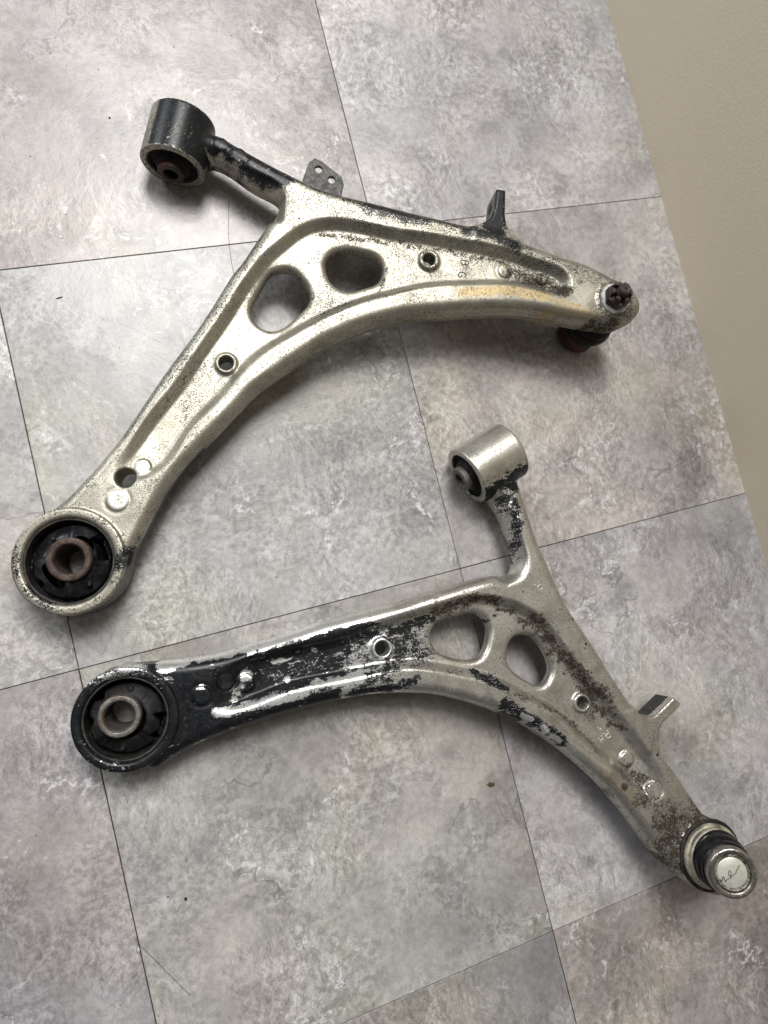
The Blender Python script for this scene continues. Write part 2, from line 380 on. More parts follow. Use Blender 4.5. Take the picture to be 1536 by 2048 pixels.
def surface_nets(vol, org, h):
    nx, ny, nz = vol.shape; ins = vol < 0
    cnt = np.zeros((nx - 1, ny - 1, nz - 1), np.int8)
    for dx in (0, 1):
        for dy in (0, 1):
            for dz in (0, 1): cnt += ins[dx:nx - 1 + dx, dy:ny - 1 + dy, dz:nz - 1 + dz]
    act = (cnt > 0) & (cnt < 8)
    I = np.argwhere(act); ids = np.full(act.shape, -1, np.int32); ids[act] = np.arange(len(I))
    acc = np.zeros((len(I), 3), np.float32); num = np.zeros(len(I), np.float32)
    C = [(0, 0, 0), (1, 0, 0), (0, 1, 0), (1, 1, 0), (0, 0, 1), (1, 0, 1), (0, 1, 1), (1, 1, 1)]
    vals = [vol[I[:, 0] + c[0], I[:, 1] + c[1], I[:, 2] + c[2]] for c in C]
    for a in range(8):
        for b in range(a + 1, 8):
            df = np.abs(np.subtract(C[a], C[b])).sum()
            if df != 1: continue
            va, vb = vals[a], vals[b]; m = (va < 0) != (vb < 0)
            t = va[m] / (va[m] - vb[m])
            acc[m] += np.array(C[a], np.float32) + t[:, None] * np.subtract(C[b], C[a]).astype(np.float32); num[m] += 1
    V = (I + acc / num[:, None]) * h + np.array(org, np.float32)
    F = []
    for ax in range(3):
        s0 = [slice(1, -1)] * 3; s1 = [slice(1, -1)] * 3
        s0[ax] = slice(0, -1); s1[ax] = slice(1, None)
        A = ins[tuple(s0)]; B = ins[tuple(s1)]
        ch = np.argwhere(A != B); flip = A[A != B]
        base = ch.copy()
        for k in range(3):
            if k != ax: base[:, k] += 1
        o1, o2 = [(1, 2), (2, 0), (0, 1)][ax]
        def cell(d1, d2):
            q = base.copy(); q[:, o1] -= d1; q[:, o2] -= d2; return ids[q[:, 0], q[:, 1], q[:, 2]]
        q = np.stack([cell(1, 1), cell(0, 1), cell(0, 0), cell(1, 0)], 1)
        q[~flip] = q[~flip][:, ::-1]
        F.append(q)
    F = np.concatenate(F); return V, F[(F >= 0).all(1)]
def grid(lo, hi, h):
    ax = [np.arange(l, u + h, h, dtype=np.float32) for l, u in zip(lo, hi)]
    return ax

# ------------------------------------------------------------------ traced shapes of the two arms, in millimetres
DATA = {}
DATA['U'] = dict(
 M=[[0.969083,-0.232796,-0.081758,0.014886],[0.235911,0.971291,0.030645,0.07507],[0.072277,-0.048985,0.996181,0.0],[0.0,0.0,0.0,1.0]],
 outline=[(244.6,242.7),(254.6,228.3),(267.5,210.9),(282.5,192.1),(294.9,178.3),(305.6,169.4),(321.7,157.8),(337.0,145.9),(360.4,128.4),(377.2,115.8),(385.8,109.4),(394.0,104.1),(408.5,93.3),(421.2,80.9),(437.0,64.7),(453.3,49.1),(465.5,39.1),(476.1,26.3),(483.5,16.8),(491.7,8.5),(494.5,-0.0),(495.7,-4.9),(495.5,-12.1),(492.5,-18.3),(485.5,-22.3),(475.9,-22.9),(465.7,-21.8),(455.6,-16.3),(440.2,-6.4),(423.5,5.5),(408.9,16.0),(393.7,25.2),(373.5,34.2),(353.2,42.3),(338.8,47.3),(308.7,58.4),(276.6,64.4),(253.7,65.5),(236.1,65.7),(214.2,62.1),(189.9,57.6),(171.5,53.8),(151.6,45.5),(133.2,38.1),(104.6,26.9),(83.2,15.4),(69.2,5.4),(55.2,-5.5),(43.9,-14.3),(31.4,-24.3),(2.0,-1.0),(-12.2,30.6),(-0.7,35.6),(5.3,36.9),(19.4,40.1),(31.0,45.4),(44.6,50.8),(57.1,57.6),(67.7,62.6),(102.2,84.5),(120.2,95.8),(142.0,108.2),(162.2,120.5),(183.5,134.9),(198.0,144.8),(206.7,148.9),(222.2,158.7),(235.9,167.3),(248.0,174.0),(256.2,181.1),(259.0,185.8),(256.2,192.6),(245.6,206.3),(235.6,224.5),(229.7,233.0),(222.2,239.2),(216.9,240.3),(213.1,247.3),(229.2,254.5),(239.7,250.0)],
 pocket=[(241.3,151.1),(260.1,156.6),(276.5,156.1),(294.9,148.9),(311.6,137.9),(328.0,126.0),(354.4,110.4),(375.2,96.5),(392.8,84.9),(409.9,72.0),(425.9,56.7),(439.4,45.2),(445.4,36.5),(444.6,26.4),(438.1,19.7),(429.7,20.1),(421.3,27.1),(408.0,38.5),(386.2,51.7),(366.5,59.4),(343.2,68.6),(323.2,74.6),(302.4,78.2),(281.8,81.9),(260.3,82.9),(238.5,82.9),(211.4,79.8),(189.0,77.0),(170.2,70.6),(155.3,62.7),(137.5,55.1),(116.8,47.5),(97.8,34.1),(82.6,28.1),(71.7,27.5),(61.3,27.8),(52.6,30.9),(48.0,38.4),(54.6,45.2),(65.4,49.9),(76.5,57.5),(95.3,68.9),(120.9,81.7),(149.6,100.1),(178.2,117.1),(194.3,128.6),(216.3,141.8),(230.1,148.3)],
 holes=[[(235.0,134.0),(241.9,128.7),(245.0,119.3),(245.5,110.1),(242.4,102.4),(234.9,98.1),(221.8,93.7),(212.0,91.4),(202.6,93.8),(197.1,101.6),(196.4,109.4),(200.0,116.6),(209.1,123.7),(221.6,133.1),(227.7,134.9)],[(283.9,129.9),(291.5,127.1),(301.5,120.1),(307.6,114.3),(309.1,106.7),(306.2,99.6),(297.7,94.1),(284.6,95.2),(274.3,97.0),(268.1,102.4),(264.8,110.7),(266.4,121.4),(271.0,127.6),(277.4,130.4)]],
 collars=[(345.1,93.3),(161.8,82.5)],
 plain=[(60.4,34.6)],
 pads=[(74.3,37.3),(400.1,60.4),(425.9,41.3),(48.9,22.2),(236.2,240.4),(244.5,227.3)],
 barrel=[(196.1,244.8),(221.4,277.0)],
 lug=[(407.9,98.0),(428.7,121.9)],
 lughole=(419.2,115.4),
 slope=[(230.7,231.4),(236.6,223.7),(248.5,210.9),(258.5,199.2),(261.8,186.1),(258.3,177.6),(249.5,165.5),(231.4,181.9),(204.9,212.7),(211.3,230.1)],
 void=[[(19.4,4.7),(24.4,5.8),(28.1,5.9),(28.7,2.4),(27.2,-1.7),(26.9,-5.5),(26.4,-11.3),(24.6,-12.0),(20.0,-10.7),(22.1,-3.0),(22.5,1.9)],[(-21.1,7.5),(-19.1,6.5),(-21.0,2.4),(-21.3,-2.2),(-18.4,-6.9),(-20.1,-9.9),(-22.9,-8.8),(-24.2,-0.7)]],
 fin=[(426.0,124.0),(432.6,119.8),(421.4,101.0),(418.2,92.8),(418.3,84.2),(421.9,77.5),(407.8,74.4),(386.6,90.5),(391.0,102.7),(400.6,102.5),(405.9,103.1),(410.5,104.5),(416.2,110.3)],
 paint=[([(268.9,183.9),(303.0,151.8),(353.8,118.3),(388.2,94.7)],9.2,3.8,0.41,99),([(419.1,62.8),(453.1,35.0),(466.6,18.7)],6.9,3.8,0.42,99),([(471.5,-1.6)],18.5,3.8,0.42,99),([(114.5,84.4),(182.5,125.5),(236.8,159.0)],4.6,3.5,0.36,99),([(230.8,244.1),(242.4,229.2),(255.6,213.1),(266.2,199.9)],9.2,2.3,1.0,99),([(266.2,199.9),(273.3,192.5)],3.1,3.8,0.8,99),([(267.5,202.5),(289.4,176.9),(319.2,154.3),(357.5,125.2),(391.6,100.7)],1.5,1.9,0.85,99),([(318.0,150.2),(336.0,136.8),(354.4,123.7)],6.9,4.2,0.88,99),([(304.2,162.7),(336.6,138.0),(363.7,119.3),(391.2,100.0)],3.5,3.5,0.74,99),([(406.6,84.1),(425.7,65.7)],3.5,3.5,0.62,99),([(284.1,183.6),(308.3,161.9)],3.1,3.5,0.5,99),([(426.6,118.5),(416.2,102.8),(406.8,94.9)],10.8,3.5,1.0,99),([(382.5,101.7),(401.5,88.1),(417.0,72.2)],5.0,3.5,0.9,99),([(73.5,62.7),(141.2,105.5),(196.7,141.8),(228.9,160.1)],3.1,3.5,0.5,99),([(28.9,-25.2),(55.5,-6.0),(83.3,14.7),(112.4,28.9)],6.5,2.3,1.0,25),([(112.4,28.9),(151.4,44.7)],3.8,2.7,0.7,20),([(133.1,37.4),(189.4,56.8),(252.9,64.6)],2.3,3.1,0.55,16),([(231.6,82.0),(263.6,85.4),(292.3,80.8),(320.8,74.7)],1.5,2.7,0.56,99),([(31.1,-19.2),(38.3,-14.0)],5.0,3.5,0.85,99),([(-25.8,-8.5),(-20.8,-22.5)],5.0,3.5,0.72,99),([(-23.8,20.1),(-29.7,4.1)],3.8,3.5,0.56,99),([(269.1,87.4),(244.1,89.6)],8.5,6.2,0.5,99),([(478.7,21.6)],6.2,3.8,0.6,99)],
 bare=[([(224.3,230.9),(231.4,232.6)],3.1,1.5,0.8,99),([(235.8,222.8),(242.9,221.8)],1.9,1.2,0.6,99)],
 dirt=[([(432.3,28.8),(436.5,20.4)],6.2,3.1,1.0,99),([(404.0,53.8),(430.1,34.5)],10.0,4.6,0.72,99),([(471.5,-1.6)],17.7,4.6,0.78,99),([(447.1,-9.8),(461.1,-20.8)],7.7,4.6,0.8,99),([(274.3,147.8),(315.7,124.6),(364.0,94.1),(399.1,70.9),(426.0,49.0)],3.5,3.1,0.62,99),([(190.9,121.8),(146.1,92.8),(92.9,63.6)],1.9,2.7,0.45,99),([(264.6,125.0),(282.2,129.2),(302.6,117.0),(308.9,99.3),(294.6,85.2)],2.7,2.7,0.62,99),([(194.8,111.4),(226.4,134.3),(244.0,122.7),(245.1,102.4)],2.3,2.7,0.58,99),([(343.7,92.2)],7.7,2.3,0.5,99),([(161.5,81.5)],7.7,2.3,0.4,99),([(452.7,25.6),(473.2,16.8)],6.9,5.4,0.5,99),([(386.5,91.6),(424.6,63.8),(448.4,44.2)],3.8,3.8,0.42,99)],
 stain=[([(354.4,55.4),(384.9,45.8),(419.1,24.2)],4.6,3.1,1.0,99),([(422.7,17.5),(446.4,-2.4)],4.6,3.5,0.7,99),([(413.9,15.9),(452.6,-6.2)],5.0,3.5,0.6,99),([(343.3,90.5)],8.5,3.8,0.35,99),([(310.3,114.6),(309.5,87.7)],3.8,3.8,0.4,99),([(288.2,68.1),(344.3,50.1)],3.1,3.8,0.35,99)],
 bright=[([(48.9,22.2)],6.5,0.8,1.0,99),([(74.6,36.3)],5.0,1.2,0.6,99)],
 tab=[(287.1,198.9),(298.0,209.6),(303.6,210.7),(307.1,206.9),(315.9,188.3),(314.7,182.6),(309.5,176.2)], tabh=[(302.0,201.4),(307.6,189.3)],
 strokes=[[[(375.74,79.79),(371.26,83.05),(369.67,81.53),(369.71,79.8),(370.85,78.7),(372.27,79.44),(373.47,81.37)],[(372.37,79.39),(372.42,77.9),(373.64,77.38),(374.81,78.35),(375.74,79.79)],[(365.45,69.44),(367.1,69.7),(367.96,70.79),(367.81,72.32),(366.52,73.61),(364.9,74.3),(363.25,73.8),(361.86,71.97),(363.8,70.52),(364.98,71.96)]]])
DATA['L'] = dict(
 M=[[0.868252,0.495812,-0.017586,0.027785],[-0.495466,0.86838,0.020732,-0.039559],[0.02555,-0.009287,0.99963,0.0],[0.0,0.0,0.0,1.0]],
 outline=[(246.8,239.8),(255.4,226.4),(264.5,212.7),(272.6,201.3),(284.0,187.6),(296.6,172.1),(308.6,159.4),(325.6,145.1),(344.9,128.6),(352.5,121.0),(369.5,106.7),(380.8,97.1),(393.7,87.1),(411.3,69.7),(420.9,61.8),(433.8,51.7),(448.2,38.8),(462.0,28.5),(472.5,23.9),(485.4,19.3),(496.5,11.6),(509.7,-1.4),(503.6,-16.5),(496.6,-27.0),(484.3,-31.1),(472.4,-30.0),(461.7,-27.2),(450.3,-23.0),(437.0,-16.7),(423.4,-8.2),(412.1,0.4),(398.0,11.5),(384.2,20.8),(367.9,31.4),(348.1,41.3),(326.6,50.7),(305.3,57.7),(287.9,63.0),(269.6,65.9),(258.1,67.2),(235.0,68.1),(213.4,67.2),(193.9,63.6),(188.1,62.2),(169.5,57.0),(151.6,50.1),(125.9,38.1),(101.3,25.1),(88.4,17.4),(70.2,6.2),(55.5,-4.1),(45.6,-12.2),(36.8,-21.0),(28.5,-29.5),(6.6,-20.4),(-6.9,10.7),(-11.5,32.4),(6.0,40.1),(21.0,45.3),(37.7,51.8),(54.2,59.8),(73.3,72.0),(87.1,79.8),(112.4,96.3),(139.0,111.4),(166.4,126.5),(181.1,135.9),(199.9,147.3),(219.2,159.0),(231.0,165.7),(243.5,170.1),(252.1,172.5),(256.6,176.8),(256.4,185.5),(252.5,194.0),(245.2,205.1),(237.9,216.2),(228.9,224.6),(221.7,231.3),(219.2,242.0),(228.1,251.4),(240.5,248.8)],
 pocket=[(49.5,38.8),(64.2,56.1),(96.3,73.8),(130.0,90.7),(146.5,102.3),(172.4,118.8),(193.6,130.8),(213.8,143.9),(229.5,149.8),(244.1,152.2),(260.2,152.5),(275.5,149.7),(290.6,142.2),(304.0,132.6),(317.6,121.9),(333.7,110.5),(352.0,100.0),(368.3,87.8),(385.8,74.6),(399.4,64.8),(412.3,53.8),(422.5,42.9),(421.2,32.8),(407.9,30.1),(390.8,35.1),(377.9,42.5),(362.3,51.6),(341.1,60.5),(324.8,69.8),(306.2,78.0),(293.9,80.2),(271.0,85.2),(249.0,87.7),(228.2,86.5),(207.8,85.3),(182.4,80.9),(155.7,68.6),(129.8,56.6),(104.6,45.0),(89.2,34.1),(73.8,24.0),(61.1,18.6),(51.2,21.5)],
 holes=[[(229.1,135.6),(235.6,135.7),(242.4,131.4),(245.4,126.0),(246.6,114.2),(244.4,105.5),(238.0,99.9),(229.0,98.0),(216.3,97.6),(207.2,100.1),(201.4,106.5),(200.0,113.3),(202.7,120.9),(211.0,127.1),(220.6,131.7)],[(272.6,129.0),(281.1,130.8),(287.4,128.8),(295.6,122.6),(303.2,113.5),(304.9,105.7),(302.3,97.8),(296.4,93.9),(287.2,95.3),(276.7,98.7),(268.9,103.7),(265.8,111.0),(265.3,120.2),(268.0,125.8)]],
 collars=[(164.2,90.7),(335.3,90.1)],
 plain=[(58.7,39.3)],
 pads=[(45.5,27.1),(72.8,42.2),(384.3,56.2),(409.3,37.9),(231.2,238.7),(240.2,227.3)],
 barrel=[(198.8,242.6),(229.8,276.3)],
 lug=[(396.4,93.5),(413.2,113.8)],
 lughole=(406.8,108.2),
 slope=[(227.5,235.4),(237.0,227.6),(246.2,213.3),(255.9,197.1),(260.1,186.9),(256.6,175.1),(243.3,164.3),(212.0,203.0),(207.2,222.7)],
 void=[[(-21.1,17.6),(-17.2,8.9),(-23.4,5.0),(-23.8,-2.9),(-18.5,-5.7),(-19.9,-13.5),(-20.1,-18.9),(-26.9,-7.7),(-27.7,4.0),(-25.4,13.1)],[(18.0,7.4),(22.6,9.5),(26.8,8.4),(24.5,3.6),(25.7,-3.8),(25.1,-9.4),(19.8,-7.2),(23.7,-1.8),(22.8,3.2)]],
 fin=[(413.2,113.8),(420.6,110.2),(419.4,106.7),(408.0,92.1),(405.6,85.1),(405.4,77.0),(409.1,69.8),(395.8,66.8),(374.3,92.0),(379.0,96.3),(385.8,92.6),(392.0,92.1),(396.4,93.5),(399.7,95.9)],
 paint=[([(35.3,21.4),(75.3,43.4),(114.3,63.6)],32.3,3.1,1.0,99),([(121.1,66.8),(154.7,86.1)],26.9,6.2,0.8,99),([(154.7,86.1),(186.9,101.3)],22.3,8.5,0.56,99),([(169.5,105.6),(196.9,123.0)],5.0,4.2,0.8,99),([(148.4,52.0),(179.9,66.4),(194.1,73.6)],4.6,3.8,0.78,99),([(1.1,0.0)],46.9,2.3,1.0,99),([(239.7,89.4),(254.6,89.2),(266.8,86.7)],3.5,1.9,0.78,99),([(229.7,87.7),(219.3,87.4)],1.5,1.9,0.62,99),([(268.1,73.8),(282.6,70.6),(301.2,65.3),(322.2,59.2)],5.4,2.3,0.72,99),([(270.3,66.6),(284.8,64.5)],2.3,1.5,0.8,99),([(245.0,137.8)],2.3,1.5,0.75,99),([(311.6,152.7)],1.2,0.8,0.9,99),([(325.8,135.9)],1.2,0.8,0.9,99),([(334.8,115.3)],1.2,0.8,0.8,99),([(241.4,131.3)],1.9,1.5,0.7,99),([(271.9,79.7)],0.8,0.8,0.8,99),([(230.8,240.6),(243.6,216.6),(253.4,194.1)],7.7,3.5,0.6,99),([(215.9,235.2),(238.4,259.8)],4.6,3.5,0.62,99),([(223.5,244.8),(239.1,245.4)],5.4,3.1,0.8,99),([(406.6,67.4)],1.9,0.8,0.9,99),([(401.9,106.9),(414.7,116.3)],15.4,3.1,0.9,28)],  # strokes at the barrel joint put its shading into the paint mask
 bare=[([(14.9,41.6),(61.8,64.2),(100.1,87.1),(133.8,105.4),(168.5,125.6)],5.0,2.3,0.95,99),([(58.0,16.9),(80.3,26.8),(99.1,38.0),(125.0,53.0),(152.4,65.6)],3.8,2.3,0.75,99),([(70.6,46.9)],5.0,2.3,0.75,99),([(68.1,31.0),(69.1,37.3)],4.2,2.7,0.6,99),([(88.1,60.3),(99.8,67.7)],1.5,0.8,0.95,99),([(115.2,76.4)],3.1,1.5,0.6,99),([(101.3,50.9)],2.3,1.2,0.85,99),([(144.3,66.6),(157.5,72.9)],1.9,1.5,0.6,99),([(43.2,32.4)],2.7,1.5,0.6,99),([(94.7,52.9),(117.8,64.8),(162.8,85.5)],10.0,5.4,0.34,99),([(-23.3,24.2),(-9.5,33.5),(3.2,36.3)],3.8,2.7,0.5,99),([(28.8,15.3),(32.8,10.4)],1.5,1.2,0.4,99),([(163.9,90.7)],7.7,1.5,0.7,99),([(144.2,52.9)],3.8,3.8,0.3,99),([(72.9,70.0),(77.4,67.5)],2.3,1.2,0.5,99),([(285.3,68.5),(292.1,67.0)],1.9,0.8,0.9,99),([(303.4,65.0),(307.2,62.0)],1.9,0.8,0.9,99),([(313.2,60.3),(321.1,58.2)],1.5,0.8,0.8,99)],
 dirt=[([(199.7,131.7),(230.1,145.5),(259.9,148.3),(288.9,137.7),(315.6,118.2),(347.7,95.9),(371.5,80.6)],6.5,4.2,0.92,99),([(266.9,82.4),(296.9,83.8),(325.8,72.9),(356.2,56.3)],3.5,3.5,0.78,99),([(428.6,15.2),(441.5,-3.5),(454.9,24.3)],20.8,7.7,0.82,99),([(402.0,33.0),(423.4,18.0)],10.0,6.2,0.6,99),([(382.2,35.8)],4.2,1.5,1.0,99),([(383.2,46.5),(400.1,42.3),(400.5,28.8)],6.9,3.8,0.8,99),([(348.8,80.2),(338.6,95.7)],6.9,4.6,0.68,99),([(209.8,124.9),(192.7,110.5)],7.7,5.4,0.45,99),([(227.2,157.7),(247.0,165.3)],5.4,3.8,0.5,99),([(286.0,169.9),(314.3,144.4),(359.1,106.7)],8.5,5.4,0.38,99),([(370.9,25.3),(398.9,3.2),(431.5,-18.1)],5.4,3.5,0.55,99),([(400.1,88.0),(398.0,75.5)],8.5,5.4,0.45,99)],
 stain=[([(344.0,50.9),(373.5,38.6),(396.5,26.1)],5.0,3.5,0.6,99),([(407.1,30.2),(423.4,18.0)],7.7,4.6,0.4,99)],
 bright=[([(14.9,41.6),(62.0,63.5),(100.3,86.4),(134.0,104.7),(161.5,121.4)],3.5,1.9,0.8,99),([(58.0,16.9),(80.3,26.8),(99.1,38.0),(120.0,50.3)],3.5,1.5,0.7,99),([(70.6,46.9),(68.1,31.0),(88.1,60.3),(99.8,67.7)],3.8,1.9,0.6,99),([(262.5,184.2),(257.6,176.5)],4.6,3.1,0.6,99),([(325.2,56.0),(348.7,49.6),(364.4,43.3)],3.5,0.8,0.9,99),([(383.4,56.4)],5.4,1.2,0.6,99),([(407.8,38.1)],5.4,1.2,0.7,99),([(163.9,90.7)],7.7,1.2,0.6,99),([(334.7,90.1)],6.9,1.2,0.6,99)],  # crest strokes paint the flange's white glare onto the bare metal
 strokes=[[[(356.2,66.45),(360.77,62.91)],[(358.27,68.99),(362.88,65.25)],[(358.67,64.93),(360.78,67.27)],[(362.42,74.11),(366.74,70.7),(364.61,68.35),(363.11,68.63),(362.63,69.77),(364.49,72.28)],[(362.92,70.67),(359.74,70.99)],[(354.17,74.72),(357.5,72.56),(356.88,74.3),(356.29,73.75)]],[[(273.8,173.57),(278.61,169.93),(276.62,167.44),(275.12,167.89),(274.53,169.45),(276.34,171.68)],[(274.65,169.92),(271.23,170.15)]]], scribble=[(445.17,-10.24),(445.16,-8.82),(446.35,-8.4),(446.79,-10.15),(447.35,-5.57),(449.18,-8.7),(449.7,-7.38),(451.42,-5.64),(452.26,-4.67),(450.5,-3.35),(450.13,-1.99),(450.33,-0.31),(451.26,-0.55),(451.73,-1.69),(451.38,-4.01),(452.26,-4.67),(452.47,-2.99),(453.03,-3.3),(453.84,-2.13),(454.86,-0.71),(455.03,1.18),(455.92,3.4),(456.55,5.58)])


ZT, ZB = 36.0, 8.0
def build_casting(nm, D, ring, Rout, Rin, opts, mat, root):
    h = opts.get('h', 1.0)
    lo = (-46, -46, -9); hi = (512, 300, 54)
    gx, gy, gz = grid(lo, hi, h)
    X, Y = np.meshgrid(gx, gy, indexing='ij')
    W = gz[None, None, :]
    out = poly_sdf(smooth_poly(D['outline'], 3.2, 2.2), X, Y)
    pk = poly_sdf(smooth_poly(D['pocket'], 6.5, 2.5), X, Y)
    slp = poly_sdf(crom(D['slope'], 3), X, Y)
    fade = opts['fade'](X)
    dep = 7.5 * ss(-pk, -2.0, 7.0) * fade
    top = ZT - dep - 12.0 * ss(-slp, -2, 9)
    # gentle crown of the rims so that they catch the light
    top = top - 1.6 * ss(out, -9, 0) + opts['top'](X, Y)
    bot = ZB + 8.0 * ss(-pk, 0, 7) * fade
    # casting irregularity
    top = top + .25 * np.sin(X * .11 + 1) * np.sin(Y * .13)
    draft = .07 * np.abs(W - 21)
    body = rbox(out[..., None] + draft, np.maximum(W - top[..., None], bot[..., None] - W), 6.0)
    # flash line along the mould parting
    body = np.minimum(body, rbox(out[..., None] - .5, np.abs(W - 21) - .8, .4) )
    # mounting lug
    fin = poly_sdf(D['fin'], X, Y)
    lug = rbox(fin[..., None], np.abs(W - 22.0) - 13.0, 1.2)
    a0, a1, hc, hr = np.array(D['lug'][0]), np.array(D['lug'][1]), np.array(D['lughole']), 4.6
    ld = (a1 - a0) / np.linalg.norm(a1 - a0)
    cen = np.mean(np.array(D['fin']), axis=0); nn_ = np.array([-ld[1], ld[0]]); nn_ = nn_ if (hc - cen) @ nn_ > 0 else -nn_
    sc_ = hc + nn_ * 6.5
    hol = np.sqrt(((X - sc_[0]) ** 2 + (Y - sc_[1]) ** 2)[..., None] + (W - 21.0) ** 2) - 8.6
    lug = smax(lug, -hol, .5)
    body = smin(body, lug, 5.0)
    # through holes with rolled lips
    for hp in D['holes']:
        dh = poly_sdf(smooth_poly(hp, 2.2, 1.5), X, Y)
        body = smax(body, -(dh[..., None] - .35 * np.maximum(0, np.abs(W - 21) - 3) * .3), 5.0)
    for (cx, cy), (r0, r1, hc) in zip(D['collars'], opts['collars']):
        rr = np.hypot(X - cx, Y - cy)
        tz = float(top[int((cx - lo[0]) / h), int((cy - lo[1]) / h)])
        body = smin(body, rbox((rr - r1)[..., None] + 0 * W, np.abs(W - (tz - 2 + hc) / 1 ) - 3.0, 1.2), 2.2)
        body = smax(body, -((rr - r0)[..., None] + 0 * W), .8)
    for (cx, cy), r0 in zip(D['plain'], opts['plain']):
        body = smax(body, -((np.hypot(X - cx, Y - cy) - r0)[..., None] + 0 * W), .8)
    for (cx, cy), (r, hh) in zip(D['pads'], opts['pads']):
        tz = float(top[int((cx - lo[0]) / h), int((cy - lo[1]) / h)])
        body = smin(body, rbox((np.hypot(X - cx, Y - cy) - r)[..., None] + 0 * W, np.abs(W - (tz + hh - 3)) - 3.0, .6), 1.0)
        body = body + .35 * (np.exp(-((np.hypot(X - cx, Y - cy) - r - 1.6) / .9) ** 2))[..., None] * (W > tz - 3)
    # ball joint seat
    bx, by, br, bh = opts['seat']
    body = smin(body, rbox((np.hypot(X - bx, Y - by) - br)[..., None] + 0 * W, np.abs(W - (ZT + bh - 6)) - 6.0, 1.0), 3.0)
    # rear bushing eye
    rr = np.hypot(X - ring[0], Y - ring[1])[..., None]
    eye = rbox(rr - Rout + .05 * np.abs(W - 20), np.abs(W - 19.8) - 19.8, .5)
    body = smin(body, eye, 1.0)
    bore = Rin + 1.6 * np.clip((W - 37.4) / 2.2, 0, 1.2) + 2.2 * ss(-W, -6, 0)
    body = smax(body, bore - rr, .8)
    # front bushing eye: lying barrel
    a = np.array(D['barrel'][0]); b = np.array(D['barrel'][1]); L = np.linalg.norm(b - a); e = (b - a) / L; mid = (a + b) / 2
    t = (X - mid[0]) * e[0] + (Y - mid[1]) * e[1]; n = -(X - mid[0]) * e[1] + (Y - mid[1]) * e[0]
    rb = np.hypot(n[..., None], W - 22.0)
    bar = rbox(rb - 25.0, (np.abs(t) - L / 2)[..., None] + 0 * W, 1.0)
    clip = (np.abs(t) - L / 2)[..., None]
    body = smin(body, bar, 7.0)
    tt3 = np.abs(t)[..., None]
    body = np.where((rb < 27.5) & (tt3 > L / 2) & (tt3 < L / 2 + 12), np.maximum(body, clip), body)
    body = np.where((rb < 22.5) & (tt3 < L / 2 + 6), smax(body, 19.5 - rb, .6), body)
    body = body.astype(np.float32)
    V, F = surface_nets(body, lo, h)
    ob = mesh_np('casting', V * .001, F, mat, root)
    x, y, w = V[:, 0], V[:, 1], V[:, 2]
    rw = np.random.RandomState(4 if nm == 'U' else 9); wx = np.zeros(len(V)); wy = np.zeros(len(V))
    for lam, amp in ((38, 2.2 * opts['warp']), (19, 1.6 * opts['warp']), (9.5, 1.2 * opts['warp']), (5, .8 * opts['warp'])):
        for _ in range(5):
            th = rw.uniform(0, 6.283); ph = rw.uniform(0, 6.283, 2); kx, ky = np.cos(th) * 6.283 / lam, np.sin(th) * 6.283 / lam
            wx += amp * .55 * np.sin(kx * x + ky * y + .1 * w + ph[0]); wy += amp * .55 * np.sin(ky * x - kx * y + .1 * w + ph[1])
    xw, yw = x + wx, y + wy
    for ch in ('paint', 'bare', 'dirt', 'stain', 'bright'):
        val = np.full(len(V), opts.get('base_' + ch, 0.0), np.float32)
        for pts, r, s, v, wmax in D[ch]:
            big = ch in ('paint', 'bare', 'dirt', 'stain') and r > 1.4
            kw = 1.0 if r > 6 else .35
            d = line_dist(pts, x + wx * kw, y + wy * kw) if big else line_dist(pts, x, y)
            if big: s = max(1.7 * s, 3.0) if r > 6 else max(1.2 * s, 1.6)
            m = v * (1 - ss(d, r - s, r + s))
            if wmax < 90: m = m * (1 - ss(w, wmax - 2, wmax + 2))
            val = np.maximum(val, m)
        tt = (x - mid[0]) * e[0] + (y - mid[1]) * e[1]; nn = -(x - mid[0]) * e[1] + (y - mid[1]) * e[0]
        rbv = np.hypot(nn, w - 22)
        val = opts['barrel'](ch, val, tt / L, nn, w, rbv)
        rv = np.hypot(x - ring[0], y - ring[1]); av = np.degrees(np.arctan2(y - ring[1], x - ring[0]))
        val = opts['eye'](ch, val, rv, av, w)
        at = ob.data.attributes.new(ch, 'FLOAT', 'POINT'); at.data.foreach_set('value', np.ascontiguousarray(val, np.float32))
    def height(u, v): return float(top[int(round((u - lo[0]) / h)), int(round((v - lo[1]) / h))])
    return ob, height, (mid, e, L)

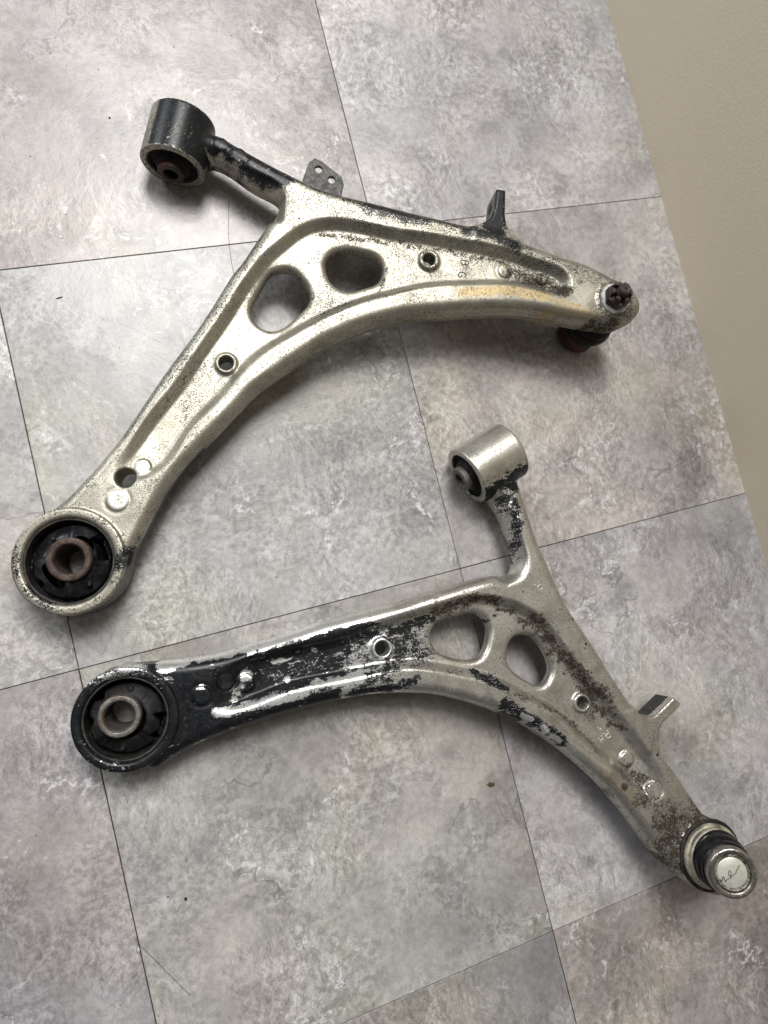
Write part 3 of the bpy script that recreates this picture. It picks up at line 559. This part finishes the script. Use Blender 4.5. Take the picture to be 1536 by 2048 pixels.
def rubber_bush(nm, D, ring, Rin, rs, z0, ztop, mat, root, through):
    h = .7; lo = (ring[0] - 32, ring[1] - 32, -1); hi = (ring[0] + 32, ring[1] + 32, 38)
    gx, gy, gz = grid(lo, hi, h); X, Y = np.meshgrid(gx, gy, indexing='ij'); W = gz[None, None, :]
    R = np.hypot(X - ring[0], Y - ring[1]); th = np.arctan2(Y - ring[1], X - ring[0])
    topz = ztop + 2.0 - 6.0 * ss(R, rs, Rin) + 1.6 * np.sign(np.sin(2 * th + 1.0)) * ss(np.abs(np.sin(2 * th + 1.0)), .05, .35) + 1.2 * np.sin(2 * th + .6) + .4 * np.sin(5 * th) - 5.0 * ss(R, Rin - 5, Rin - 2.5) + 3.2 * ss(R, Rin - 2.6, Rin - 1.2)
    b = rbox(np.maximum(R - Rin - .3, rs - 1.0 - R)[..., None] + 0 * W, np.maximum(W - topz[..., None], 3.0 - W), 1.2)
    for i, pv in enumerate(D['void']):
        dv = poly_sdf(crom(pv, 4), X, Y)
        cut = np.maximum(dv[..., None] + 0 * W, (z0[i] - W))
        b = smax(b, -cut, 1.2)
    for ax, ay in ((.55, 19.5), (3.7, 20.5)):
        px, py = ring[0] + ay * math.cos(ax + 1.2), ring[1] + ay * math.sin(ax + 1.2)
        b = smin(b, rbox((np.hypot(X - px, Y - py) - 1.7)[..., None] + 0 * W, np.abs(W - ztop + 2) - 2.2, .4), .8)
    V, F = surface_nets(b.astype(np.float32), lo, h)
    rbm = mesh_np('rear_bushing', V * .001, F, mat, root)
    lathe('outer_shell', rounded([(Rin - 1.6, 2), (Rin - 1.6, 36.6), (Rin - 1.2, 37.2), (Rin - .1, 37.2), (Rin - .1, 2), (Rin - 1.6, 2)], .3), (ring[0], ring[1], 0), (0, 0, 1), M['grime'], rbm, 96, True)
    return rbm

def arm_root(name, label, D):
    r = bpy.data.objects.new(name, None); r.empty_display_size = .03; col.objects.link(r)
    r.matrix_world = Matrix(D['M']); return tag(r, label, 'control arm', 'pair of car control arms on the floor')

def front_bush(bar, root, smat, proud):
    mid, e, L = bar
    org = Vector((mid[0] - e[0] * L / 2, mid[1] - e[1] * L / 2, 22.0)); ax = Vector((e[0], e[1], 0))
    prof = rounded([(9.5, -1.5), (12.5, -1.5), (13.5, 1.5), (15.5, 4.5), (17.6, 4.0), (18.2, 2.2), (19.7, 2.0), (19.7, L - 2), (9.5, L - 2)], .9)
    rb = lathe('front_bushing', prof, org, ax, M['rubber_dry'], root, 72, True)
    pr = rounded([(5.6, 6), (5.6, -proud), (7.0, -proud - .6), (10.2, -proud), (10.6, -proud + 1.5), (10.6, L + 3), (5.6, L + 3), (5.6, 6)], .5)
    lathe('inner_sleeve', pr, org, ax, smat, rb, 64, True)

def castle_nut(org, axis, mat, parent):
    h = .45; lo = (-13, -13, -1); hi = (13, 13, 15)
    gx, gy, gz = grid(lo, hi, h); X, Y = np.meshgrid(gx, gy, indexing='ij'); W = gz[None, None, :]
    hx = np.maximum.reduce([np.abs(X * math.cos(t) + Y * math.sin(t)) for t in (0, math.pi / 3, 2 * math.pi / 3)]) - 9.6
    R = np.hypot(X, Y)
    nut = rbox(hx[..., None] + 0 * W, np.abs(W - 4) - 4, .7)
    nut = smax(nut, (R - 10.9)[..., None] + np.maximum(0, W - 6) * .8, .5)
    crown = rbox((R - 8.6)[..., None] + 0 * W, np.abs(W - 7) - 5, .6)
    nut = smin(nut, crown, .8)
    for t in (math.pi / 6, math.pi / 2, 5 * math.pi / 6):
        d = np.abs(-X * math.sin(t) + Y * math.cos(t)) - 1.7
        nut = smax(nut, -np.maximum(d[..., None] + 0 * W, 6.8 - W), .4)
    nut = smax(nut, (5.4 - R)[..., None] + 0 * W, .3)
    V, F = surface_nets(nut.astype(np.float32), lo, h)
    x, y, a = basis(axis)
    B = np.array([x, y, a]); V = V @ B + np.array(org)
    return mesh_np('castle_nut', V * .001, F, mat, parent)

# ------------------------------------------------------------------ floor and wall
T = .305
TONES = {(0, 0): (.405, .404, .398), (0, 1): (.415, .395, .388), (1, 1): (.49, .482, .485), (1, 0): (.445, .43, .418),
         (0, -1): (.41, .403, .383), (1, -1): (.47, .463, .468), (-1, 0): (.455, .45, .44), (-1, -1): (.355, .343, .347),
         (0, -2): (.335, .327, .322), (1, -2): (.40, .372, .352), (-1, 1): (.42, .41, .405), (-1, -2): (.44, .435, .44)}
x0, x1, y0, y1 = -2 * T, 2 * T - .0016, -3 * T, 4 * T
floor = mesh_py('floor', [(x0, y0, -.003), (x1, y0, -.003), (x1, y1, -.003), (x0, y1, -.003),
                          (x0, y0, -.04), (x1, y0, -.04), (x1, y1, -.04), (x0, y1, -.04)],
                [(0, 1, 2, 3), (7, 6, 5, 4), (0, 4, 5, 1), (1, 5, 6, 2), (2, 6, 7, 3), (3, 7, 4, 0)], M['sub'])
tag(floor, 'grey stone-print vinyl tile floor under the two arms', None, None, 'structure')
def tile_mesh():
    s = T / 2 - .00028; b = .0003; V = []
    for z, i in ((-.0029, 0), (-b, 0), (0, b)):
        V += [(-s + i, -s + i, z), (s - i, -s + i, z), (s - i, s - i, z), (-s + i, s - i, z)]
    F = [(3, 2, 1, 0), (8, 9, 10, 11)]
    for k in (0, 4):
        for i in range(4): F.append((k + i, k + (i + 1) % 4, k + 4 + (i + 1) % 4, k + 4 + i))
    me = bpy.data.meshes.new('tile'); me.from_pydata(V, [], F); me.update(); me.materials.append(M['tile']); return me
tm = tile_mesh(); rnd = random.Random(5)
for j in range(-3, 4):
    for i in range(-2, 2):
        o = bpy.data.objects.new('tile', tm); link(o, floor)
        o.location = ((i + .5) * T, (j + .5) * T, 0.0)
        t = TONES.get((i, j), tuple(v + rnd.uniform(-.03, .03) for v in (.42, .41, .405)))
        t = tuple(v * k for v, k in zip(t, (.915, .892, .878))); o.color = (*t, 1)
        o.location.x += rnd.uniform(-.00012, .00012); o.location.y += rnd.uniform(-.00012, .00012); o.location.z = rnd.uniform(-.00012, 0)
        o.rotation_euler = (0, 0, rnd.uniform(-.0007, .0007))
def box(name, lo, hi, mat):
    x0, y0, z0 = lo; x1, y1, z1 = hi
    return mesh_py(name, [(x0, y0, z0), (x1, y0, z0), (x1, y1, z0), (x0, y1, z0), (x0, y0, z1), (x1, y0, z1), (x1, y1, z1), (x0, y1, z1)],
                   [(3, 2, 1, 0), (4, 5, 6, 7), (0, 1, 5, 4), (1, 2, 6, 5), (2, 3, 7, 6), (3, 0, 4, 7)], mat)
wall = box('wall', (2 * T - .0016, y0, -.04), (2 * T + .12, y1, 1.6), M['wall'])
tag(wall, 'plain beige painted wall along the right edge of the floor', None, None, 'structure')

# ------------------------------------------------------------------ upper arm
D = DATA['U']
U = arm_root('control_arm', 'speckled bare aluminium control arm with rusty castle nut, farther from the camera', D)
def barU(ch, val, t, n, w, rb):
    on = (rb < 27) & (np.abs(t) < .6)
    if ch == 'paint':
        v = np.where(t > -.47, 1.0, .0); v = np.where(rb < 20.5, .0, v)
        left = ss(n, 17, 22)
        return np.where(on, np.maximum(v * (1 - .0 * left), 0), val)
    if ch == 'bare':
        left = ss(n, 13.5, 18.5) * .80 * (w > 8)
        edge = .25 * ss(t, .36, .5) * ss(w, 30, 44)
        return np.where(on, np.maximum(left, edge), val)
    if ch == 'dirt': return np.where(on, .35, val)
    return val
def eyeU(ch, val, r, a, w):
    side = (r > 34) & (r < 50)
    if ch == 'paint':
        v = .95 * ss(a, -125, -100) * (1 - ss(a, -20, -5)) * (1 - ss(w, 33, 38))
        v = np.maximum(v, .5 * (1 - ss(w, 30, 37)))
        return np.where(side & ((a < -5) | (a > 60)), np.maximum(val, v), val)
    if ch == 'dirt': return np.where((r < 40) & (w > 36), np.maximum(val, .36), val)
    return val
def eyeL(ch, val, r, a, w):
    if ch == 'bare':
        v = .40 * ss(a, 60, 85) * (1 - ss(a, 140, 170)) * ss(w, 36, 39)
        return np.where((r > 27) & (r < 38), np.maximum(val, np.maximum(v, .10 * (w > 38))), val)
    return val
optsU = dict(fade=lambda X: ss(X, 48, 92), top=lambda X, Y: 0 * X,
             collars=[(5.0, 8.3, 2.6), (5.4, 8.0, 2.2)], plain=[7.0],
             pads=[(5.6, 1.2), (5.6, .9), (5.0, 2.0), (7.2, .5), (5.4, -.3), (6.0, -.3)], seat=(471, -1.5, 14.5, .6),
             barrel=barU, base_dirt=.14, warp=.45, eye=eyeU)
ringU = (3.0, -2.2)
castU, hU, bar = build_casting('U', D, ringU, 37.6, 29.5, optsU, M['castU'], U)
castU['label'] = 'speckled bare aluminium casting with black paint left along its top edge'
rb = rubber_bush('U', D, ringU, 29.7, 15.0, (-5, -5), 34.5, M['rubber'], U, True)
lathe('inner_sleeve', rounded([(9.8, -.2), (9.8, 38.0), (11.0, 39.9), (14.2, 39.9), (15.2, 38.7), (15.2, -.2), (9.8, -.2)], .5), (3.6, -1.2, 0), (0, 0, 1), M['rust'], rb, 72, True, .004)
front_bush(bar, U, M['darkrust'], 6.0)
# bolted plate with two holes behind the upper edge
def plate(D, root):
    h = .6; P = np.array(D['tab']); lo = (P[:, 0].min() - 8, P[:, 1].min() - 14, 14); hi = (P[:, 0].max() + 6, P[:, 1].max() + 4, 26)
    gx, gy, gz = grid(lo, hi, h); X, Y = np.meshgrid(gx, gy, indexing='ij'); W = gz[None, None, :]
    c = np.array(D['tab'][0]); d = np.array(D['tab'][-1]); inn = np.array([(c[0] - 6, c[1] - 9), (d[0] - 6, d[1] - 9)])
    PP = np.array(list(D['tab']) + [tuple(inn[1]), tuple(inn[0])])
    s = poly_sdf(PP, X, Y) - .6
    b = rbox(s[..., None] + 0 * W, np.abs(W - 20) - 1.6, .5)
    for hx, hy in D['tabh']:
        b = smax(b, -((np.hypot(X - hx, Y - hy) - 3.0)[..., None] + 0 * W), .3)
    V, F = surface_nets(b.astype(np.float32), lo, h); return mesh_np('bracket_plate', V * .001, F, M['plate'], root)
plate(D, U)
# ball joint: stud up through the arm with washer and castle nut, housing under it
sx, sy = 471.0, -1.6
lathe('washer', rounded([(5.5, 36.3), (12.6, 36.3), (12.9, 37.6), (12.2, 39.0), (9.5, 39.4), (5.5, 39.4)], .4), (sx, sy, 0), (0, 0, 1), M['washer'], U, 64, False, .022, 3)
nut = castle_nut((sx, sy, 39.3), (0, .03, 1), M['nut'], U)
stud = lathe('stud', rounded([(.8, 55.3), (1.0, 56.3), (3.6, 56.6), (4.9, 55.2), (5.0, 53.6), (4.5, 53.0), (5.0, 52.4), (4.5, 51.8), (5.0, 51.2), (5.0, 5)], .3), (sx, sy, 0), (0, 0, 1), M['stud'], U, 40)
bz = Vector((463.0, -4.0, -32.0)); tz = Vector((sx, sy, 8.0)); ax = (tz - bz).normalized()
hou = lathe('ball_housing', rounded([(0.1, 0), (13.5, 0), (16.5, 1.5), (18.0, 4.0), (18.0, 15), (16.5, 17), (8, 18)], 1.2), bz, ax, M['ballbody'], U, 64)
lathe('boot', rounded([(14, 16), (17.5, 17), (20.5, 21), (22.5, 25), (22.0, 29), (20, 31), (21, 33.5), (18, 36.5), (10, 40)], 2.0), bz, ax, M['boot'], hou, 64)
for st, nmx in ((D['strokes'][0], 'lettering'),):
    S = [[(u, v, hU(u, v) + .12) for u, v in dense(s)] for s in st]
    tube('lettering', S, .42, M['stamp'], U)['label'] = 'small stamped letters B and G'

# ------------------------------------------------------------------ lower arm
D = DATA['L']
Lr = arm_root('control_arm', 'control arm half covered in chipped black paint, with round ball joint cap, nearer the camera', D)
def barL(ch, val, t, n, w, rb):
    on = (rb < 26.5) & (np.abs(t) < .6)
    if ch == 'paint': return np.where(on & (np.abs(t) < .49), .82 * ss(-n, 5, 17) * (1 - .5 * ss(w, 36, 46)), np.where(on, 0 * val, val))  # barrel's shaded lower-right side, painted in through the black mask
    if ch == 'dirt': return np.where(on, .15 + .35 * ss(-n, 4, 18), val)  # even dirt, deepened on the same side as painted shade
    if ch == 'bright': return np.where(on, .25 * (1 - ss(-n, 0, 12)), val)  # lit upper-left side of the barrel, painted paler
    return val
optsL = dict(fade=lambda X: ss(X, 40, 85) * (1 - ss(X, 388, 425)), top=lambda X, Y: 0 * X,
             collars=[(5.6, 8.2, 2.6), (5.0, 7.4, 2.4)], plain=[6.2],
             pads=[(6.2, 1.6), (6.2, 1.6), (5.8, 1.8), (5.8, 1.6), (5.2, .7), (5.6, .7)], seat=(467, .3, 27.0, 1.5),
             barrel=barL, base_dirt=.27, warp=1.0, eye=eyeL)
ringL = (1.2, .6)
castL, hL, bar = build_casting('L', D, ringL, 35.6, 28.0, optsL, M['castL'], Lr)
castL['label'] = 'aluminium casting, black painted at the bushing end and bare and dirty elsewhere'
rb = rubber_bush('L', D, ringL, 28.2, 14.2, (6, -5), 33.0, M['rubber_dry'], Lr, False)
lathe('inner_sleeve', rounded([(9.6, -.2), (9.6, 39.6), (10.8, 41.6), (13.4, 41.6), (14.2, 40.4), (14.2, -.2), (9.6, -.2)], .5), (-3.0, 1.8, 0), (0, 0, 1), M['steel'], rb, 72, True, .004)
front_bush(bar, Lr, M['darksteel'], 6.5)
b0 = Vector((467.0, .3, 38.5)); b1 = Vector((452.5, -1.5, 81.0)); ax = (b1 - b0).normalized(); H = (b1 - b0).length
jt = lathe('ball_joint', rounded([(14, H - 8.6), (17.2, H - 8.2), (18.1, H - 7.2), (18.1, H - 2.4), (17.3, H - .5), (16.2, H), (13.7, H - .3), (13.2, H - 1.4), (12.9, H - 3), (3, H - 3)], .5), b0, ax, M['cap'], Lr, 96)
lathe('groove_ring', rounded([(20, -1.5), (27.6, -1.5), (28.0, 0), (27.2, 1.0), (20, 1.0)], .4), b0 + Vector((0, 0, -.3)), (0, 0, 1), M['grime'], jt, 96)  # dark ring laid in at the groove round the dust shield
lathe('dust_shield', rounded([(6, 0), (24.6, 0), (25.0, 2.6), (24.2, 4.6), (22.6, 5.4), (22.6, 8.0), (21.4, 9.2), (8, 9.4)], .6), b0 + Vector((0, 0, -.6)), (-.06, 0, 1), M['shield'], jt, 96)
def loft(name, prof, o0, a0, o1, a1, mat, parent, segs=96):
    """profile (radius, 0..1) swept between two tilted rings"""
    V = []; Fs = []
    for r, t in prof:
        o = o0.lerp(o1, t); x, y, a = basis(a0.lerp(a1, t))
        for i in range(segs):
            q = 2 * math.pi * i / segs; V.append((o + (x * math.cos(q) + y * math.sin(q)) * r) * .001)
    for k in range(len(prof) - 1):
        for i in range(segs):
            j = (i + 1) % segs; Fs.append((k * segs + i, k * segs + j, (k + 1) * segs + j, (k + 1) * segs + i))
    return mesh_py(name, V, Fs, mat, parent, True)
bp = [(20, 0), (21.6, .0), (22.0, .05), (21.4, .11), (20.0, .14), (19.6, .17), (20.6, .22), (21.2, .32), (21.0, .44), (19.8, .54), (18.2, .60), (17.4, .65), (18.0, .71), (19.2, .77), (19.6, .83), (19.2, .90), (18.0, .95), (15, 1.0)]
loft('boot', [tuple(q) for q in crom(np.array(bp), 3, False)], b0 + Vector((0, 0, 8.2)), Vector((-.06, 0, 1)).normalized(), b0 + ax * (H - 7.6), ax, M['boot'], jt)
cov = lathe('cover_plate', rounded([(.05, H - 1.2), (6, H - 1.35), (10.4, H - 1.9), (11.0, H - 2.6), (11.0, H - 3.2)], .5), b0, ax, M['cover'], jt, 72)
lathe('crimped_rim', rounded([(10.9, H - 2.6), (11.6, H - 1.5), (12.6, H - 1.3), (13.0, H - 2.9)], .4), b0, ax, M['crimp'], jt, 96, False, .012, 7)
# handwriting on the cover plate
x_, y_, a_ = basis(ax); cc = b0 + ax * (H - 1.2)
def on_cover(u, v):
    # place the flat stroke on the tilted cover
    p = Vector((u, v, 0)); d = (cc.z + (-(p.x - cc.x) * a_.x - (p.y - cc.y) * a_.y) / a_.z)
    q = Vector((p.x, p.y, d)); r = (q - cc).length
    return q + a_ * (.16 - .0042 * r * r)
tube('handwriting', [[tuple(on_cover(u, v)) for u, v in dense(D['scribble'])]], .27, M['ink'], jt)
nut2 = castle_nut((467.0, .3, 8.0), (0, 0, -1), M['nut'], Lr)
lathe('stud', rounded([(.8, -9.3), (3.8, -9.3), (4.9, -8.2), (4.9, 30)], .3), (467, .3, 0), (0, 0, 1), M['stud'], Lr, 40)
for st in D['strokes']:
    S = [[(u, v, hL(u, v) + .12) for u, v in dense(s)] for s in st]
    tube('lettering', S, .40, M['emboss'], Lr)

# ------------------------------------------------------------------ debris on the floor
def blob(name, pts, hgt, mat, seed):
    r = random.Random(seed); n = len(pts); c = (sum(p[0] for p in pts) / n, sum(p[1] for p in pts) / n)
    V = [(x, y, .0002) for x, y in pts] + [(c[0] + (x - c[0]) * .7, c[1] + (y - c[1]) * .7, hgt * r.uniform(.7, 1)) for x, y in pts] + [(c[0], c[1], hgt)]
    F = [(i, (i + 1) % n, n + (i + 1) % n, n + i) for i in range(n)] + [(n + i, n + (i + 1) % n, 2 * n) for i in range(n)] + [tuple(reversed(range(n)))]
    return mesh_py(name, V, F, mat, None, True)
def ring_pts(cx, cy, rx, ry, rot, seed, n=10, notch=None):
    r = random.Random(seed); o = []
    for i in range(n):
        t = 2 * math.pi * i / n; k = r.uniform(.8, 1.15)
        if notch is not None and abs((t - notch + math.pi) % (2 * math.pi) - math.pi) < .45: k *= .45
        x, y = rx * k * math.cos(t), ry * k * math.sin(t)
        o.append((cx + x * math.cos(rot) - y * math.sin(rot), cy + x * math.sin(rot) + y * math.cos(rot)))
    return o
tag(blob('dirt_crumb', ring_pts(.2843, -.1767, .0035, .0022, -.2, 3, 14, 1.2), .0014, M['crumb'], 1),
    'small brown crumb of dirt on the floor between the arm and the bottom edge', 'dirt crumb')
tag(blob('paint_fleck', ring_pts(.0531, .3259, .0006, .0014, .2, 8), .0004, M['fleck'], 2), 'tiny white oval fleck on the tile left of the farther arm', 'fleck')
# fine black grit scattered on the tiles, one mass
GR = [(.042, .2777, .0030, .0006, .15), (.1088, .4211, .0010, .0010, 0), (.0366, -.1796, .0012, .0014, .4), (.0254, -.174, .0008, .0006, .5)]
r = random.Random(12)
for _ in range(150):
    GR.append((r.uniform(-.12, .6), r.uniform(-.45, .53), r.uniform(.0002, .0006), r.uniform(.0002, .0005), r.uniform(0, 3)))
V, F = [], []
for k, (gx_, gy_, rx, ry, ro) in enumerate(GR):
    P = ring_pts(gx_, gy_, rx, ry, ro, k, 6); b = len(V); n = 6
    V += [(x, y, .0001) for x, y in P] + [(gx_, gy_, min(rx, ry) * .8)]
    F += [(b + i, b + (i + 1) % n, b + n) for i in range(n)] + [tuple(b + i for i in reversed(range(n)))]
gr = mesh_py('grit', V, F, M['grit'])
tag(gr, 'fine black grit scattered over the floor tiles', 'grit', None, 'stuff')
HP = crom(np.array([(.1868, .3409), (.182, .3217), (.1795, .3088), (.1772, .2896), (.177, .2744)]), 5, False) * 1000
tag(tube('hair', [[(x, y, .2) for x, y in HP]], .16, M['grit'], None, 5), 'thin dark curved hair lying below the farther front bushing', 'hair')
HP = crom(np.array([(-.0004, -.1973), (.008, -.212), (.017, -.2285), (.0256, -.2438)]), 5, False) * 1000
tag(tube('hair', [[(x, y, .2) for x, y in HP]], .15, M['grit'], None, 5), 'thin straight dark hair near the lower left tile joint', 'hair')
